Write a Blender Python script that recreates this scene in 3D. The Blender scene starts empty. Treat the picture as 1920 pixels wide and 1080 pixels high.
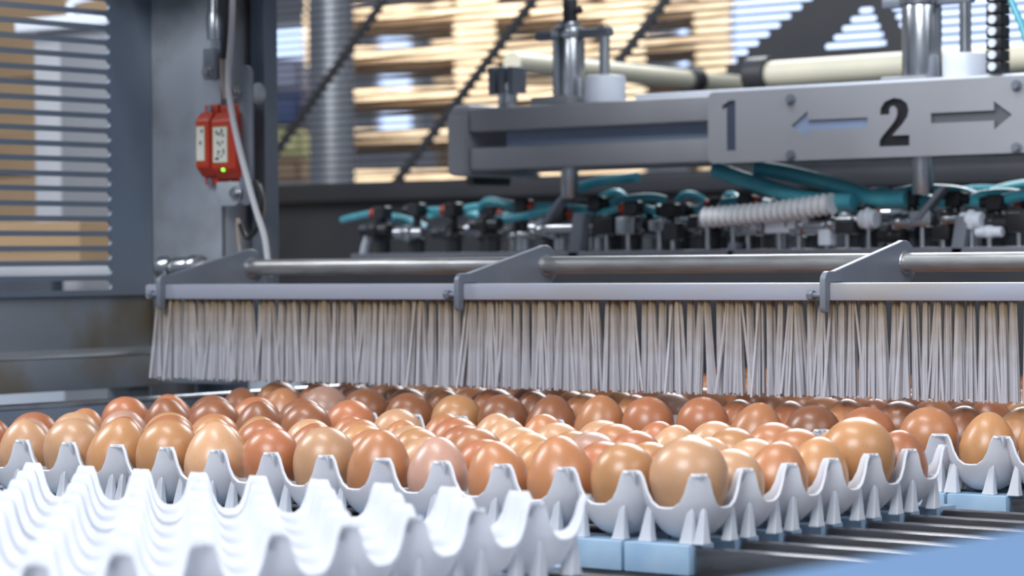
import bpy, bmesh, math, random
import numpy as np
from mathutils import Matrix, Vector

# ------------------------------------------------------------------ camera, world, lights
PT = 0.054                                   # metres per tray cell; machine axes: u right, v away, z up (cells)
FPX = 5044.93
YAW, PITCH, ROLL = [math.radians(a) for a in (38.165, .5424, -.484)]
CAM = np.array([18.0514, -26.5739, 2.5422])
HZ = 1.0                                     # height in metres of the tray rims (z = 0)

def W(u, v, z):
    return Vector((u*PT, v*PT, HZ + z*PT))

_fw = np.array([-math.sin(YAW)*math.cos(PITCH), math.cos(YAW)*math.cos(PITCH), -math.sin(PITCH)])
_r = np.array([math.cos(YAW), math.sin(YAW), 0.])
_up = np.cross(_r, _fw)
_c, _s = math.cos(ROLL), math.sin(ROLL)
AX = np.array([_c*_r + _s*_up, -_s*_r + _c*_up, _fw])

def ray(x, y): return AX.T @ np.array([(x-960)/FPX, (540-y)/FPX, 1.])
def onv(x, y, v): d = ray(x, y); return CAM + d*(v-CAM[1])/d[1]
def onu(x, y, u): d = ray(x, y); return CAM + d*(u-CAM[0])/d[0]
def ondep(x, y, t): return CAM + ray(x, y)*t

scene = bpy.context.scene
col = scene.collection
random.seed(7)

cd = bpy.data.cameras.new('camera'); cam = bpy.data.objects.new('camera', cd); col.objects.link(cam)
cd.sensor_width = 36; cd.lens = FPX/1920*36
cd.clip_start = .05; cd.clip_end = 100
m = Matrix.Identity(4)
for i in range(3):
    m[i][0], m[i][1], m[i][2] = AX[0][i], AX[1][i], -AX[2][i]
m.translation = W(*CAM)
cam.matrix_world = m
cd.dof.use_dof = True; cd.dof.focus_distance = 39.3*PT; cd.dof.aperture_fstop = 9.0
scene.camera = cam

world = bpy.data.worlds.new('world'); scene.world = world; world.use_nodes = True
world.node_tree.nodes['Background'].inputs[0].default_value = (.70, .82, 1.0, 1)
world.node_tree.nodes['Background'].inputs[1].default_value = .36

def area(name, loc, target, size, power, color, size_y=None, spread=180):
    l = bpy.data.lights.new(name, 'AREA'); l.energy = power; l.color = color; l.size = size; l.spread = math.radians(spread)
    if size_y: l.shape = 'RECTANGLE'; l.size_y = size_y
    o = bpy.data.objects.new(name, l); col.objects.link(o)
    o.location = W(*loc); d = W(*target)-W(*loc)
    o.rotation_euler = d.to_track_quat('-Z', 'Y').to_euler()
    return o
area('hall_lamp_over_infeed', (-8, -5, 46), (-7, 0, 0), 1.3, 34, (.95, .97, 1.0), .3)
area('hall_lamp_left', (-44, -8, 32), (-9, 2, 0), .5, 42, (.93, .96, 1.0), 1.0)
area('hall_lamp_front', (10, -46, 38), (-6, 4, 1), 1.6, 108, (.90, .95, 1.0), 1.2)
area('fill_light_right', (44, -2, 34), (-4, 2, 0), 1.6, 30, (.88, .93, 1.0), 1.2)  # added fill light to brighten the right-facing tray sides
area('rear_daylight_area', (-30, 62, 40), (-12, 18, 0), 2.0, 115, (.93, .97, 1.0), 1.2)  # area light standing in for daylight from behind, also brightens the lifting head
_q = ondep(900, 100, 150)
area('fill_light_stores', (_q[0], _q[1], 50), tuple(ondep(980, 200, 190)), 2.0, 330, (1.0, .97, .93), 1.0)  # added fill light to brighten the pallets behind the guard

vs = scene.view_settings
vs.view_transform = 'Standard'; vs.look = 'None'; vs.exposure = 0.0; vs.gamma = 1.0; vs.use_curve_mapping = False

# ------------------------------------------------------------------ materials
MATS = {}
def mat(name, c, rough=.5, metal=0., c2=None, nscale=8., amt=1., bump=0., bscale=60., coat=0., stretch=None, trans=0., emit=0., lo=.4, hi=.65, sss=0., spec=.5):
    if name in MATS: return MATS[name]
    M = bpy.data.materials.new(name); M.use_nodes = True; nt = M.node_tree; N = nt.nodes; L = nt.links
    b = N['Principled BSDF']
    b.inputs['Base Color'].default_value = (*c, 1); b.inputs['Roughness'].default_value = rough; b.inputs['Metallic'].default_value = metal
    b.inputs['Coat Weight'].default_value = coat; b.inputs['Specular IOR Level'].default_value = spec
    if sss:
        b.inputs['Subsurface Weight'].default_value = sss; b.inputs['Subsurface Radius'].default_value = (.004, .004, .004); b.inputs['Subsurface Scale'].default_value = 1.
    tc = N.new('ShaderNodeTexCoord'); mp = N.new('ShaderNodeMapping'); L.new(tc.outputs['Object'], mp.inputs[0])
    if stretch: mp.inputs['Scale'].default_value = stretch
    if c2:
        n = N.new('ShaderNodeTexNoise'); n.inputs['Scale'].default_value = nscale; n.inputs['Detail'].default_value = 5; L.new(mp.outputs[0], n.inputs[0])
        r = N.new('ShaderNodeValToRGB'); r.color_ramp.elements[0].position = lo; r.color_ramp.elements[1].position = hi
        r.color_ramp.elements[0].color = (*c, 1); r.color_ramp.elements[1].color = (*[a+(q-a)*amt for a, q in zip(c, c2)], 1)
        L.new(n.outputs['Fac'], r.inputs[0]); L.new(r.outputs[0], b.inputs['Base Color'])
    if bump:
        n2 = N.new('ShaderNodeTexNoise'); n2.inputs['Scale'].default_value = bscale; L.new(mp.outputs[0], n2.inputs[0])
        bp = N.new('ShaderNodeBump'); bp.inputs['Strength'].default_value = bump; bp.inputs['Distance'].default_value = .001
        L.new(n2.outputs['Fac'], bp.inputs['Height']); L.new(bp.outputs[0], b.inputs['Normal'])
    if emit:
        b.inputs['Emission Color'].default_value = (*c, 1); b.inputs['Emission Strength'].default_value = emit
    if trans:
        t = N.new('ShaderNodeBsdfTranslucent'); t.inputs[0].default_value = (*c, 1); mx = N.new('ShaderNodeMixShader'); mx.inputs[0].default_value = trans
        L.new(b.outputs[0], mx.inputs[1]); L.new(t.outputs[0], mx.inputs[2]); L.new(mx.outputs[0], N['Material Output'].inputs[0])
    MATS[name] = M
    return M

m_tray = mat('white_plastic', (.85, .86, .90), .4, c2=(.80, .81, .86), nscale=25, trans=.38)
m_block = mat('pale_blue_plastic', (.30, .45, .62), .5, c2=(.38, .53, .68), nscale=30, trans=.15)
m_slat = mat('worn_steel', (.16, .16, .17), .3, .8, c2=(.08, .08, .085), nscale=20, stretch=(1, 8, 8))
m_rail = mat('blue_paint', (.085, .150, .265), .9, c2=(.095, .165, .28), nscale=5, spec=.08)
m_frame = mat('blue_grey_paint', (.125, .160, .215), .42, .25, c2=(.16, .185, .22), nscale=6, bump=.1)
m_stain = mat('stained_steel', (.20, .22, .25), .45, .2, c2=(.15, .12, .075), nscale=9, lo=.5, hi=.72, bump=.1)
m_col = mat('galvanised_steel', (.40, .43, .47), .45, .45, c2=(.20, .20, .20), nscale=9, lo=.48, hi=.72, bump=.1)
m_dark = mat('dark_grey_paint', (.030, .032, .038), .5, .2, c2=(.045, .045, .05), nscale=4)
m_black = mat('black_rubber', (.012, .012, .014), .45)
m_steel = mat('bright_steel', (.55, .56, .58), .25, 1., c2=(.42, .43, .45), nscale=30)
m_pipe = mat('dull_steel_pipe', (.46, .46, .46), .42, .8, c2=(.36, .35, .34), nscale=25, stretch=(1, 6, 6), bump=.1)
m_brk = mat('satin_grey_steel', (.17, .19, .23), .45, .25, c2=(.20, .22, .255), nscale=14)
m_weld = mat('weld_bead', (.45, .45, .47), .35, .9, bump=.6, bscale=400)
m_bar = mat('pvc_bar', (.31, .32, .38), .5, c2=(.30, .27, .24), nscale=7, lo=.55, hi=.8, stretch=(.6, 4, 4))
m_red = mat('red_plastic', (.42, .035, .012), .42)
m_label = mat('label_white', (.62, .62, .55), .5)
m_gold = mat('label_edge', (.35, .25, .05), .5)
m_led = mat('green_led', (.16, .9, .04), .4, emit=2.5)
m_grey_cable = mat('grey_cable', (.48, .48, .50), .5)
m_brown = mat('stained_end', (.30, .24, .20), .6)
m_arm = mat('cast_grey_arm', (.31, .315, .34), .5, .05, c2=(.28, .28, .30), nscale=8)
m_teal = mat('teal_hose', (.06, .36, .47), .35, c2=(.10, .45, .52), nscale=30)
m_white = mat('white_nylon', (.72, .76, .84), .45)
m_cream = mat('cream_tube', (.70, .65, .50), .5, c2=(.62, .58, .46), nscale=6)
m_redc = mat('red_collar', (.45, .05, .03), .4)
m_wood = mat('pallet_wood', (.70, .56, .39), .75, c2=(.46, .33, .20), nscale=4, stretch=(3, 3, 18))
m_wood2 = mat('pallet_block', (.76, .62, .44), .8, c2=(.58, .44, .28), nscale=9)
m_card = mat('cardboard', (.34, .23, .135), .8, c2=(.30, .20, .115), nscale=4)
m_cab = mat('pale_grey_panel', (.42, .43, .46), .5, c2=(.36, .37, .40), nscale=4)
m_wallp = mat('wall_paint', (.30, .31, .36), .8, c2=(.26, .27, .32), nscale=2)
m_floor = mat('concrete_floor', (.22, .22, .23), .6, c2=(.17, .17, .18), nscale=3)
m_window = mat('daylight_pane', (.58, .72, 1.0), .3, emit=1.7)
m_zinc = mat('zinc_column', (.42, .43, .46), .35, .8, c2=(.36, .37, .40), nscale=5)

def bristle_mat():
    M = mat('nylon_bristle', (.66, .65, .68), .4, trans=.28); nt = M.node_tree; N = nt.nodes; L = nt.links
    tc = N.new('ShaderNodeTexCoord'); sp = N.new('ShaderNodeSeparateXYZ'); L.new(tc.outputs['Object'], sp.inputs[0])
    n = N.new('ShaderNodeTexNoise'); n.inputs['Scale'].default_value = 60; L.new(tc.outputs['Object'], n.inputs[0])
    ma = N.new('ShaderNodeMath'); ma.operation = 'MULTIPLY_ADD'; ma.inputs[1].default_value = .04; L.new(n.outputs['Fac'], ma.inputs[0]); L.new(sp.outputs[2], ma.inputs[2])
    mr = N.new('ShaderNodeMapRange'); mr.inputs[1].default_value = .008; mr.inputs[2].default_value = .056; L.new(ma.outputs[0], mr.inputs[0])
    r = N.new('ShaderNodeValToRGB'); r.color_ramp.elements[0].color = (.60, .59, .63, 1); r.color_ramp.elements[1].color = (.36, .26, .16, 1)
    L.new(mr.outputs[0], r.inputs[0]); L.new(r.outputs[0], N['Principled BSDF'].inputs['Base Color'])
    return M
m_bristle = bristle_mat()

# ------------------------------------------------------------------ mesh helpers (coordinates in cells)
class Mb:
    def __init__(s): s.v = []; s.f = []
    def add(s, vs, fs):
        o = len(s.v); s.v += [tuple(a) for a in vs]; s.f += [[i+o for i in f] for f in fs]; return s
    def box(s, a, b):
        x0, y0, z0 = a; x1, y1, z1 = b
        return s.add([(x0,y0,z0),(x1,y0,z0),(x1,y1,z0),(x0,y1,z0),(x0,y0,z1),(x1,y0,z1),(x1,y1,z1),(x0,y1,z1)],
                     [(3,2,1,0),(4,5,6,7),(0,1,5,4),(1,2,6,5),(2,3,7,6),(3,0,4,7)])
    def cyl(s, a, b, r, n=16, r2=None):
        a, b = Vector(a), Vector(b); r2 = r if r2 is None else r2
        d = (b-a).normalized(); x = d.orthogonal().normalized(); y = d.cross(x)
        vs = []
        for p, q in ((a, r), (b, r2)):
            for i in range(n):
                t = 2*math.pi*i/n; vs.append(p + x*q*math.cos(t) + y*q*math.sin(t))
        return s.add(vs, [(i, (i+1) % n, n+(i+1) % n, n+i) for i in range(n)] + [tuple(range(n-1, -1, -1)), tuple(range(n, 2*n))])
    def tube(s, pts, r, n=8, rs=None):
        pts = [Vector(p) for p in pts]; vs = []; x = None
        for k, p in enumerate(pts):
            d = (pts[min(k+1, len(pts)-1)]-pts[max(k-1, 0)]).normalized()
            if x is None: x = d.orthogonal().normalized()
            x = (x - d*x.dot(d)).normalized(); y = d.cross(x); q = rs[k] if rs else r
            for i in range(n):
                t = 2*math.pi*i/n; vs.append(p + x*q*math.cos(t) + y*q*math.sin(t))
        K = len(pts); fs = [(k*n+i, k*n+(i+1) % n, (k+1)*n+(i+1) % n, (k+1)*n+i) for k in range(K-1) for i in range(n)]
        fs += [tuple(range(n-1, -1, -1)), tuple(range((K-1)*n, K*n))]
        return s.add(vs, fs)
    def prism(s, poly, fn0, fn1):
        """poly of 2-D points, swept from fn0(p) to fn1(p)"""
        n = len(poly); vs = [fn0(p) for p in poly]+[fn1(p) for p in poly]
        return s.add(vs, [tuple(range(n)), tuple(range(2*n-1, n-1, -1))]+[(i, n+i, n+(i+1) % n, (i+1) % n) for i in range(n)])
    def mesh(s, name, material, org=(0, 0, 0), bevel=0., smooth=True, seg=2):
        me = bpy.data.meshes.new(name); o = Vector(org)
        me.from_pydata([(Vector(a)-o)*PT for a in s.v], [], s.f)
        bm = bmesh.new(); bm.from_mesh(me); bmesh.ops.recalc_face_normals(bm, faces=bm.faces)
        if bevel:
            es = [e for e in bm.edges if len(e.link_faces) == 2 and e.calc_face_angle() > .6]
            bmesh.ops.bevel(bm, geom=es, offset=bevel*PT, segments=seg, profile=.6, affect='EDGES', clamp_overlap=True)
        bm.to_mesh(me); bm.free()
        if smooth:
            me.polygons.foreach_set('use_smooth', [True]*len(me.polygons)); me.set_sharp_from_angle(angle=math.radians(38))
        me.materials.append(material)
        return me
ORG = {}
def build_child(s, name, material, parent, **k):
    o = bpy.data.objects.new(name, s.mesh(name, material, ORG[parent.name], **k)); col.objects.link(o); o.parent = parent
    ORG[o.name] = ORG[parent.name]
    return o
Mb.part = build_child
def top(mb, name, material, org, label=None, cat=None, group=None, kind=None, **k):
    o = bpy.data.objects.new(name, mb.mesh(name, material, org, **k)); col.objects.link(o); o.location = W(*org); ORG[o.name] = tuple(org)
    tag(o, label, cat, group, kind); return o
def empty(name, org, label=None, cat=None, group=None, kind=None):
    o = bpy.data.objects.new(name, None); col.objects.link(o); o.location = W(*org); o.empty_display_size = .02; ORG[o.name] = tuple(org)
    tag(o, label, cat, group, kind); return o
def tag(o, label=None, cat=None, group=None, kind=None):
    for k, v in (('label', label), ('category', cat), ('group', group), ('kind', kind)):
        if v: o[k] = v
def copy_tree(o, loc):
    c = o.copy(); col.objects.link(c); c.location = W(*loc)
    for ch in o.children:
        d = ch.copy(); col.objects.link(d); d.parent = c
    return c
def arc(cx, cy, r, a0, a1, n):
    return [(cx+r*math.cos(math.radians(a0+(a1-a0)*i/n)), cy+r*math.sin(math.radians(a0+(a1-a0)*i/n))) for i in range(n+1)]
def sheet(outer, holes, thick, fn):
    """flat sheet with holes: 2-D outline and hole polygons (x, y), mapped by fn(x, y, depth) into cells"""
    cu = bpy.data.curves.new('sheet', 'CURVE'); cu.dimensions = '2D'; cu.fill_mode = 'BOTH'; cu.extrude = thick/2
    for poly in [outer]+holes:
        sp = cu.splines.new('POLY'); sp.points.add(len(poly)-1)
        for p, q in zip(sp.points, poly): p.co = (q[0], q[1], 0, 1)
        sp.use_cyclic_u = True
    o = bpy.data.objects.new('sheet', cu); col.objects.link(o)
    me = bpy.data.meshes.new_from_object(o.evaluated_get(bpy.context.evaluated_depsgraph_get()))
    mb = Mb(); mb.add([fn(*a.co) for a in me.vertices], [list(p.vertices) for p in me.polygons])
    bpy.data.objects.remove(o); bpy.data.curves.remove(cu); bpy.data.meshes.remove(me)
    return mb
def slot(x0, x1, yc, h):
    r = h/2
    return arc(x1-r, yc, r, -90, 90, 6)+arc(x0+r, yc, r, 90, 270, 6)

# ------------------------------------------------------------------ the hall
ZF = -HZ/PT                                  # floor in cells
top(Mb().box((-420, -60, ZF-2), (160, 330, ZF)), 'floor', m_floor, (0, 0, ZF), kind='structure')
VB = 250.
wb = top(Mb().box((-420, VB, ZF), (60, VB+3, 110)), 'wall_back', m_wallp, (-180, VB, ZF), kind='structure')
def window(n, x0, y0, x1, y1):
    a, b = onv(x0, y0, VB-.4), onv(x1, y1, VB-.4)
    u0, u1, z0, z1 = a[0], b[0], b[2], a[2]
    w = empty('window_%d' % n, (u0, VB-.4, z0), kind='structure')
    fr = Mb(); t = .7
    fr.box((u0-t, VB-1, z0-t), (u1+t, VB, z0)).box((u0-t, VB-1, z1), (u1+t, VB, z1+t)).box((u0-t, VB-1, z0), (u0, VB, z1)).box((u1, VB-1, z0), (u1+t, VB, z1))
    fr.part('window_frame', m_white, w)
    k = max(1, int((u1-u0)/14))
    for i in range(k):
        Mb().box((u0+(u1-u0)*i/k+.2, VB-.5, z0), (u0+(u1-u0)*(i+1)/k-.2, VB-.3, z1)).part('pane', m_window, w)
window(1, 505, 58, 585, 112)
window(2, 714, 40, 776, 250)
window(3, 1276, 30, 1316, 160)
window(4, 1375, -60, 1960, 110)

# ------------------------------------------------------------------ conveyor
cv = empty('tray_conveyor', (-5, 0, -1.5), 'steel slat conveyor with pale blue plastic support blocks under the egg trays', 'conveyor')
slat_me = Mb().box((-.12, .05, -1.32), (7.6, .30, -.90)).box((-17.2, .0, -1.55), (-.12, .55, -1.225)).mesh('slat', m_slat, (0, 0, 0), bevel=.025)
low_me = Mb().box((-17.2, .05, -1.75), (7.6, .30, -1.28)).mesh('slat', m_slat, (0, 0, 0), bevel=.025)
blk_me = Mb().box((-.955, -.04, -1.222), (0, .50, -.86)).mesh('support_block', m_block, (0, 0, 0), bevel=.02)
def inst(name, me, parent, u, v, z=0., rot=0.):
    o = bpy.data.objects.new(name, me); col.objects.link(o); o.parent = parent
    q = ORG[parent.name]; o.location = Vector(((u-q[0])*PT, (v-q[1])*PT, (z-q[2])*PT)); o.rotation_euler.z = rot
    ORG[o.name] = ORG[parent.name]; return o
for k in range(-22, 24):
    gap = k in (-2, -1, 7, 15, -22)
    inst('slat', low_me if gap else slat_me, cv, 0, k)
    if gap: continue
    for i in range(17 if k in (0, 8, -3) else 2):
        inst('support_block', blk_me, cv, -.15-i, k)
for s_ in (-17.6, 7.6):
    Mb().box((s_-.15 if s_ < 0 else s_, -23, -1.9), (s_ if s_ < 0 else s_+.2, 26, -1.3)).part('side_beam', m_stain, cv, bevel=.03)
for u_ in (-17.4, 7.7):
    for v_ in (-20, 22):
        Mb().box((u_-.35, v_-.35, ZF), (u_+.35, v_+.35, -1.9)).part('leg', m_stain, cv)

# blue side rail close to the lens
rl = empty('blue_side_table', (8.7, -3, -1.3), 'blue painted side table edge along the open side of the conveyor', 'table')
Mb().box((8.5, -17, .25), (13.5, 14, .5)).box((8.5, -17, -.9), (8.75, 14, .3)).part('table_top', m_rail, rl, bevel=.06)
for v_ in (-12, 8):
    Mb().box((8.55, v_-.4, ZF), (8.9, v_+.4, -.9)).part('leg', m_rail, rl)

# left guide rail beside the trays
g0 = onu(60, 764, -18.3)
gl = empty('guide_rail', (-18.3, 8, -1.3), 'dark steel guide rail with polished top edge left of the egg trays', 'rail')
Mb().box((-18.55, 1, -.75), (-18.3, 21, g0[2]-.05)).part('rail_face', m_frame, gl, bevel=.02)
Mb().tube([(-18.42, 1, g0[2]), (-18.42, 21, g0[2])], .075, 10).part('rail_edge', m_steel, gl)
for v_ in (3, 9.7, 18):
    Mb().box((-18.8, v_, -1.9), (-18.4, v_+.4, -.75)).part('bracket', m_frame, gl)
for i, (px, w_) in enumerate(((415, .55),)):
    a = onv(px, 790, 13.6)
    top(Mb().box((a[0]-w_/2, 13.4, -1.9), (a[0]+w_/2, 13.9, 1.1)).box((a[0]-w_/2, 13.1, -1.9), (a[0]-w_/2+.1, 13.4, 1.1)), 'angle_post', m_frame, (a[0], 13.6, -1.9),
        'short grey angle steel post under the brush end beside the eggs', 'post', bevel=.02)

# ------------------------------------------------------------------ egg trays (5 cells along u, 6 along v)
NU, NV = 5, 6
def tray_mesh():
    half = [0, .10, .19, .26, .32, .365, .40, .435, .475, .5]
    st = sorted(set([-a for a in half]+half))
    def coords(n):
        c = []
        for k in range(n):
            for t in st:
                q = k+.5+t
                if not c or q-c[-1] > 1e-6: c.append(q)
        return c
    us, vs_ = coords(NU), coords(NV)
    def hz(u, v):
        s, t = (u % 1.)-.5, (v % 1.)-.5
        if u >= NU: s = .5
        if v >= NV: t = .5
        r = math.hypot(s, t)
        z = -.80+.38*(r/.5)**3 if r < .5 else -.42+.42*((r-.5)/.104)**1.7
        z = -math.log(math.exp(-z*42)+math.exp(0))/42 if z > -.6 else z   # rounded shoulders
        # split line between neighbouring post halves on the outer rim
        es, et = abs(abs(s)-.5) < 1e-6, abs(abs(t)-.5) < 1e-6
        return z
    V, F = [], []
    nv = len(vs_)
    bu, bv = NU, NV
    for u in us:
        for v in vs_:
            z = hz(u, v)
            uu, vv = u, v
            # rim posts lean outwards a little and carry a groove
            on_u = u < 1e-6 or u > bu-1e-6; on_v = v < 1e-6 or v > bv-1e-6
            if (on_v and abs(u-round(u)) < 1e-6 and 0 < u < bu) or (on_u and abs(v-round(v)) < 1e-6 and 0 < v < bv):
                z -= .16
                if on_v: vv += .05 if v < 1 else -.05
                if on_u: uu += .05 if u < 1 else -.05
            V.append((uu, vv, z))
    for i in range(len(us)-1):
        for j in range(nv-1):
            cu, cw = (us[i]+us[i+1])/2, (vs_[j]+vs_[j+1])/2
            if math.hypot((cu % 1)-.5, (cw % 1)-.5) < .13: continue
            F.append((i*nv+j, (i+1)*nv+j, (i+1)*nv+j+1, i*nv+j+1))
    # thickness: offset copy below along the normals, joined along the borders
    me = bpy.data.meshes.new('t'); me.from_pydata(V, [], F); bm = bmesh.new(); bm.from_mesh(me)
    bmesh.ops.delete(bm, geom=[x for x in bm.verts if not x.link_faces], context='VERTS')
    bmesh.ops.recalc_face_normals(bm, faces=bm.faces)
    if sum(f.normal.z for f in bm.faces) < 0: bmesh.ops.reverse_faces(bm, faces=bm.faces)
    bmesh.ops.solidify(bm, geom=list(bm.faces), thickness=.035)
    for x in bm.verts: x.co = Vector((x.co.x-NU, x.co.y, x.co.z))*PT
    out = bpy.data.meshes.new('egg_tray'); bm.to_mesh(out); bm.free(); bpy.data.meshes.remove(me)
    out.polygons.foreach_set('use_smooth', [True]*len(out.polygons)); out.set_sharp_from_angle(angle=math.radians(50))
    out.materials.append(m_tray)
    return out
tray_me = tray_mesh()
def foot_mesh():
    b = Mb()
    prof = [(-.40, .030, .02), (-.50, .045, .035), (-.64, .062, .05), (-.78, .080, .065), (-.858, .100, .075)]
    vs, fs = [], []
    for z, hw, hd in prof:
        off = -.05*((-z-.4)/.46)
        vs += [(off-hw, -hd, z), (off+hw, -hd, z), (off+hw, hd, z), (off-hw, hd, z)]
    for k in range(len(prof)-1):
        for i in range(4): fs.append((k*4+i, k*4+(i+1) % 4, k*4+4+(i+1) % 4, k*4+4+i))
    fs += [(3, 2, 1, 0), tuple(range(len(vs)-4, len(vs)))]
    b.add(vs, fs)
    return b.mesh('foot', m_tray, bevel=.012, seg=1)
foot_me = foot_mesh()
def make_tray(u, v, label, group=None):
    o = bpy.data.objects.new('egg_tray', tray_me); col.objects.link(o); o.location = W(u, v, 0); ORG[o.name] = (u, v, 0)
    tag(o, label, 'egg tray', group)
    for k in range(NU+1):
        for s_ in (-.2, .2):
            if 0 < k+s_ < NU:
                inst('foot', foot_me, o, u-NU+k+s_, v+.09); inst('foot', foot_me, o, u-NU+k+s_, v+NV-.09)
    for k in range(NV+1):
        for s_ in (-.2, .2):
            if 0 < k+s_ < NV:
                inst('foot', foot_me, o, u-.09, v+k+s_, rot=math.pi/2); inst('foot', foot_me, o, u-NU+.09, v+k+s_, rot=math.pi/2)
    return o

# eggs ----------------------------------------------------------------
def egg_profile():
    n = 22; pr = []
    for i in range(n+1):
        t = math.pi*i/n; x = -math.cos(t)
        pr.append((x*.5, .5*math.sin(t)*(1-.13*x-.02*x*x)))       # blunt end down at x<0, pointed at x>0
    return pr
def egg_mesh():
    pr = egg_profile(); n = 28; vs = [(0, 0, -.5)]; fs = []
    for z, r in pr[1:-1]:
        for i in range(n):
            a = 2*math.pi*i/n; vs.append((r*math.cos(a), r*math.sin(a), z))
    vs.append((0, 0, .5)); K = len(pr)-2
    for i in range(n): fs.append((0, 1+(i+1) % n, 1+i)); fs.append((len(vs)-1, 1+(K-1)*n+i, 1+(K-1)*n+(i+1) % n))
    for k in range(K-1):
        for i in range(n): fs.append((1+k*n+i, 1+k*n+(i+1) % n, 1+(k+1)*n+(i+1) % n, 1+(k+1)*n+i))
    return Mb().add(vs, fs)
EGG = {'pale tan': (.53, .295, .16), 'golden tan': (.49, .24, .102), 'warm brown': (.44, .185, .08), 'reddish-brown': (.41, .15, .066),
       'dark brown': (.25, .095, .042), 'pinkish': (.46, .26, .19)}
def egg_material(nm, c):
    M = mat('eggshell_'+nm.replace(' ', '_').replace('-', '_'), c, .33, c2=[a*.86 for a in c], nscale=18, lo=.42, hi=.72, bump=.05, bscale=900, coat=.04, sss=.12)
    nt = M.node_tree; N = nt.nodes; L = nt.links; b = N['Principled BSDF']
    src = b.inputs['Base Color'].links[0].from_socket
    oi = N.new('ShaderNodeObjectInfo'); hs = N.new('ShaderNodeHueSaturation')
    mr = N.new('ShaderNodeMapRange'); mr.inputs[3].default_value = .88; mr.inputs[4].default_value = 1.1; L.new(oi.outputs['Random'], mr.inputs[0]); L.new(mr.outputs[0], hs.inputs['Value'])
    tc = N.new('ShaderNodeTexCoord'); vo = N.new('ShaderNodeTexNoise'); vo.inputs['Scale'].default_value = 420; L.new(tc.outputs['Object'], vo.inputs[0])
    cr = N.new('ShaderNodeValToRGB'); cr.color_ramp.elements[0].position = .27; cr.color_ramp.elements[0].color = (.7, .6, .55, 1); cr.color_ramp.elements[1].position = .33; cr.color_ramp.elements[1].color = (1, 1, 1, 1)
    L.new(vo.outputs['Fac'], cr.inputs[0])
    mx = N.new('ShaderNodeMix'); mx.data_type = 'RGBA'; mx.blend_type = 'MULTIPLY'; mx.inputs[0].default_value = .7
    L.new(src, hs.inputs['Color']); L.new(hs.outputs[0], mx.inputs[6]); L.new(cr.outputs[0], mx.inputs[7]); L.new(mx.outputs[2], b.inputs['Base Color'])
    return M
egg_mb = egg_mesh()
EGG_ME = {k: egg_mb.mesh('egg', egg_material(k, c)) for k, c in EGG.items()}
def egg(u, v, tone, where, w=None, ztop=None, label=None, tilt=None, ratio=(1.22, 1.31)):
    o = bpy.data.objects.new('egg', EGG_ME[tone]); col.objects.link(o)
    w = w or random.uniform(.79, .89); l = min(w*random.uniform(*ratio), 1.13)
    zt = (.27+random.uniform(-.05, .07)) if ztop is None else ztop
    zt = max(zt, l-.775)
    o.scale = (w, w, l)
    flip = random.random() < .5
    a = random.uniform(0, 6.28); t = math.radians(random.uniform(0, 16)) if tilt is None else tilt
    o.rotation_euler = (t*math.cos(a)+(math.pi if flip else 0), t*math.sin(a), random.uniform(0, 6.28))
    o.location = W(u+random.uniform(-.03, .03), v+random.uniform(-.03, .03), zt-l/2)
    lb = label or '%s egg in %s' % (tone, where)
    tag(o, lb, 'egg', None if label else tone+' eggs in '+where)
    return o
def pick(dark=False):  # dark mix puts the shade under the brush into the egg colours
    r = random.random()
    if dark:
        for k, p in (('dark brown', .34), ('warm brown', .34), ('reddish-brown', .2), ('golden tan', .06), ('pinkish', .06)):
            if r < p: return k
            r -= p
    for k, p in (('pale tan', .2), ('golden tan', .26), ('warm brown', .28), ('reddish-brown', .18), ('pinkish', .06), ('dark brown', .02)):
        if r < p: return k
        r -= p
    return 'warm brown'

FRONT = ['pale tan', 'golden tan', 'warm brown', 'warm brown', 'pinkish', 'warm brown', 'pale tan', 'reddish-brown', 'pale tan', 'golden tan', 'golden tan', 'pale tan', 'pale tan', 'reddish-brown', 'golden tan']
TOPS = [.40, .28, .29, .255, .27, .25, .34, .30, .28, .27, .264, .30, .27, .28, .27]
AN = ['the full tray at the open end before the brush', 'the middle full tray before the brush', 'the full guide rail tray before the brush']
for t in range(3):
    make_tray(-5.*t, 0, 'white plastic tray full of brown eggs, '+('at the open end before the brush' if t == 0 else 'in the middle before the brush' if t == 1 else 'beside the guide rail, before the brush'))
    for i in range(5):
        k = t*5+i
        for j in range(6):
            u, v = -(k+.5), j+.5
            if j == 0:
                if k == 0: egg(u, v, 'pale tan', '', .97, .40, 'largest pale tan egg, in the outer corner cell of the full tray', .08)
                else: egg(u, v, FRONT[k], AN[t], ztop=TOPS[k])
            elif t == 0 and i == 0 and j == 4: egg(u, v, 'golden tan', '', .98, .44, 'very large golden tan egg on the open edge of the full tray', .1)
            elif t == 2 and j >= 4: egg(u, v, 'dark brown' if random.random() < .5 else 'reddish-brown', AN[t], w=random.uniform(.80, .87), ztop=.38)
            else: egg(u, v, pick(), AN[t], random.uniform(.76, .84), .19+random.uniform(-.03, .07), ratio=(1.18, 1.26))
UB = -1.23
BN = ['the full tray under the brush nearest the open side', 'the full tray under the second brush bracket from the open side', 'the full tray under the middle of the brush', 'the full tray under the brush end by the steel column']
for t in range(4):
    u0 = UB+5-5*t
    make_tray(u0, 8, 'white plastic tray full of brown eggs '+BN[t].replace('the full tray ', ''))
    for i in range(5):
        for j in range(6):
            if (t, i, j) in ((2, 0, 1), (2, 0, 2)): continue
            egg(u0-i-.5, 8+j+.5, ('golden tan' if t == 0 and j == 0 else pick(t > 0)), BN[t], random.uniform(.83, .90), (.27 if t == 0 else .35)+random.uniform(-.05, .06))  # darker tones stand in for shade away from the open side
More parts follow.
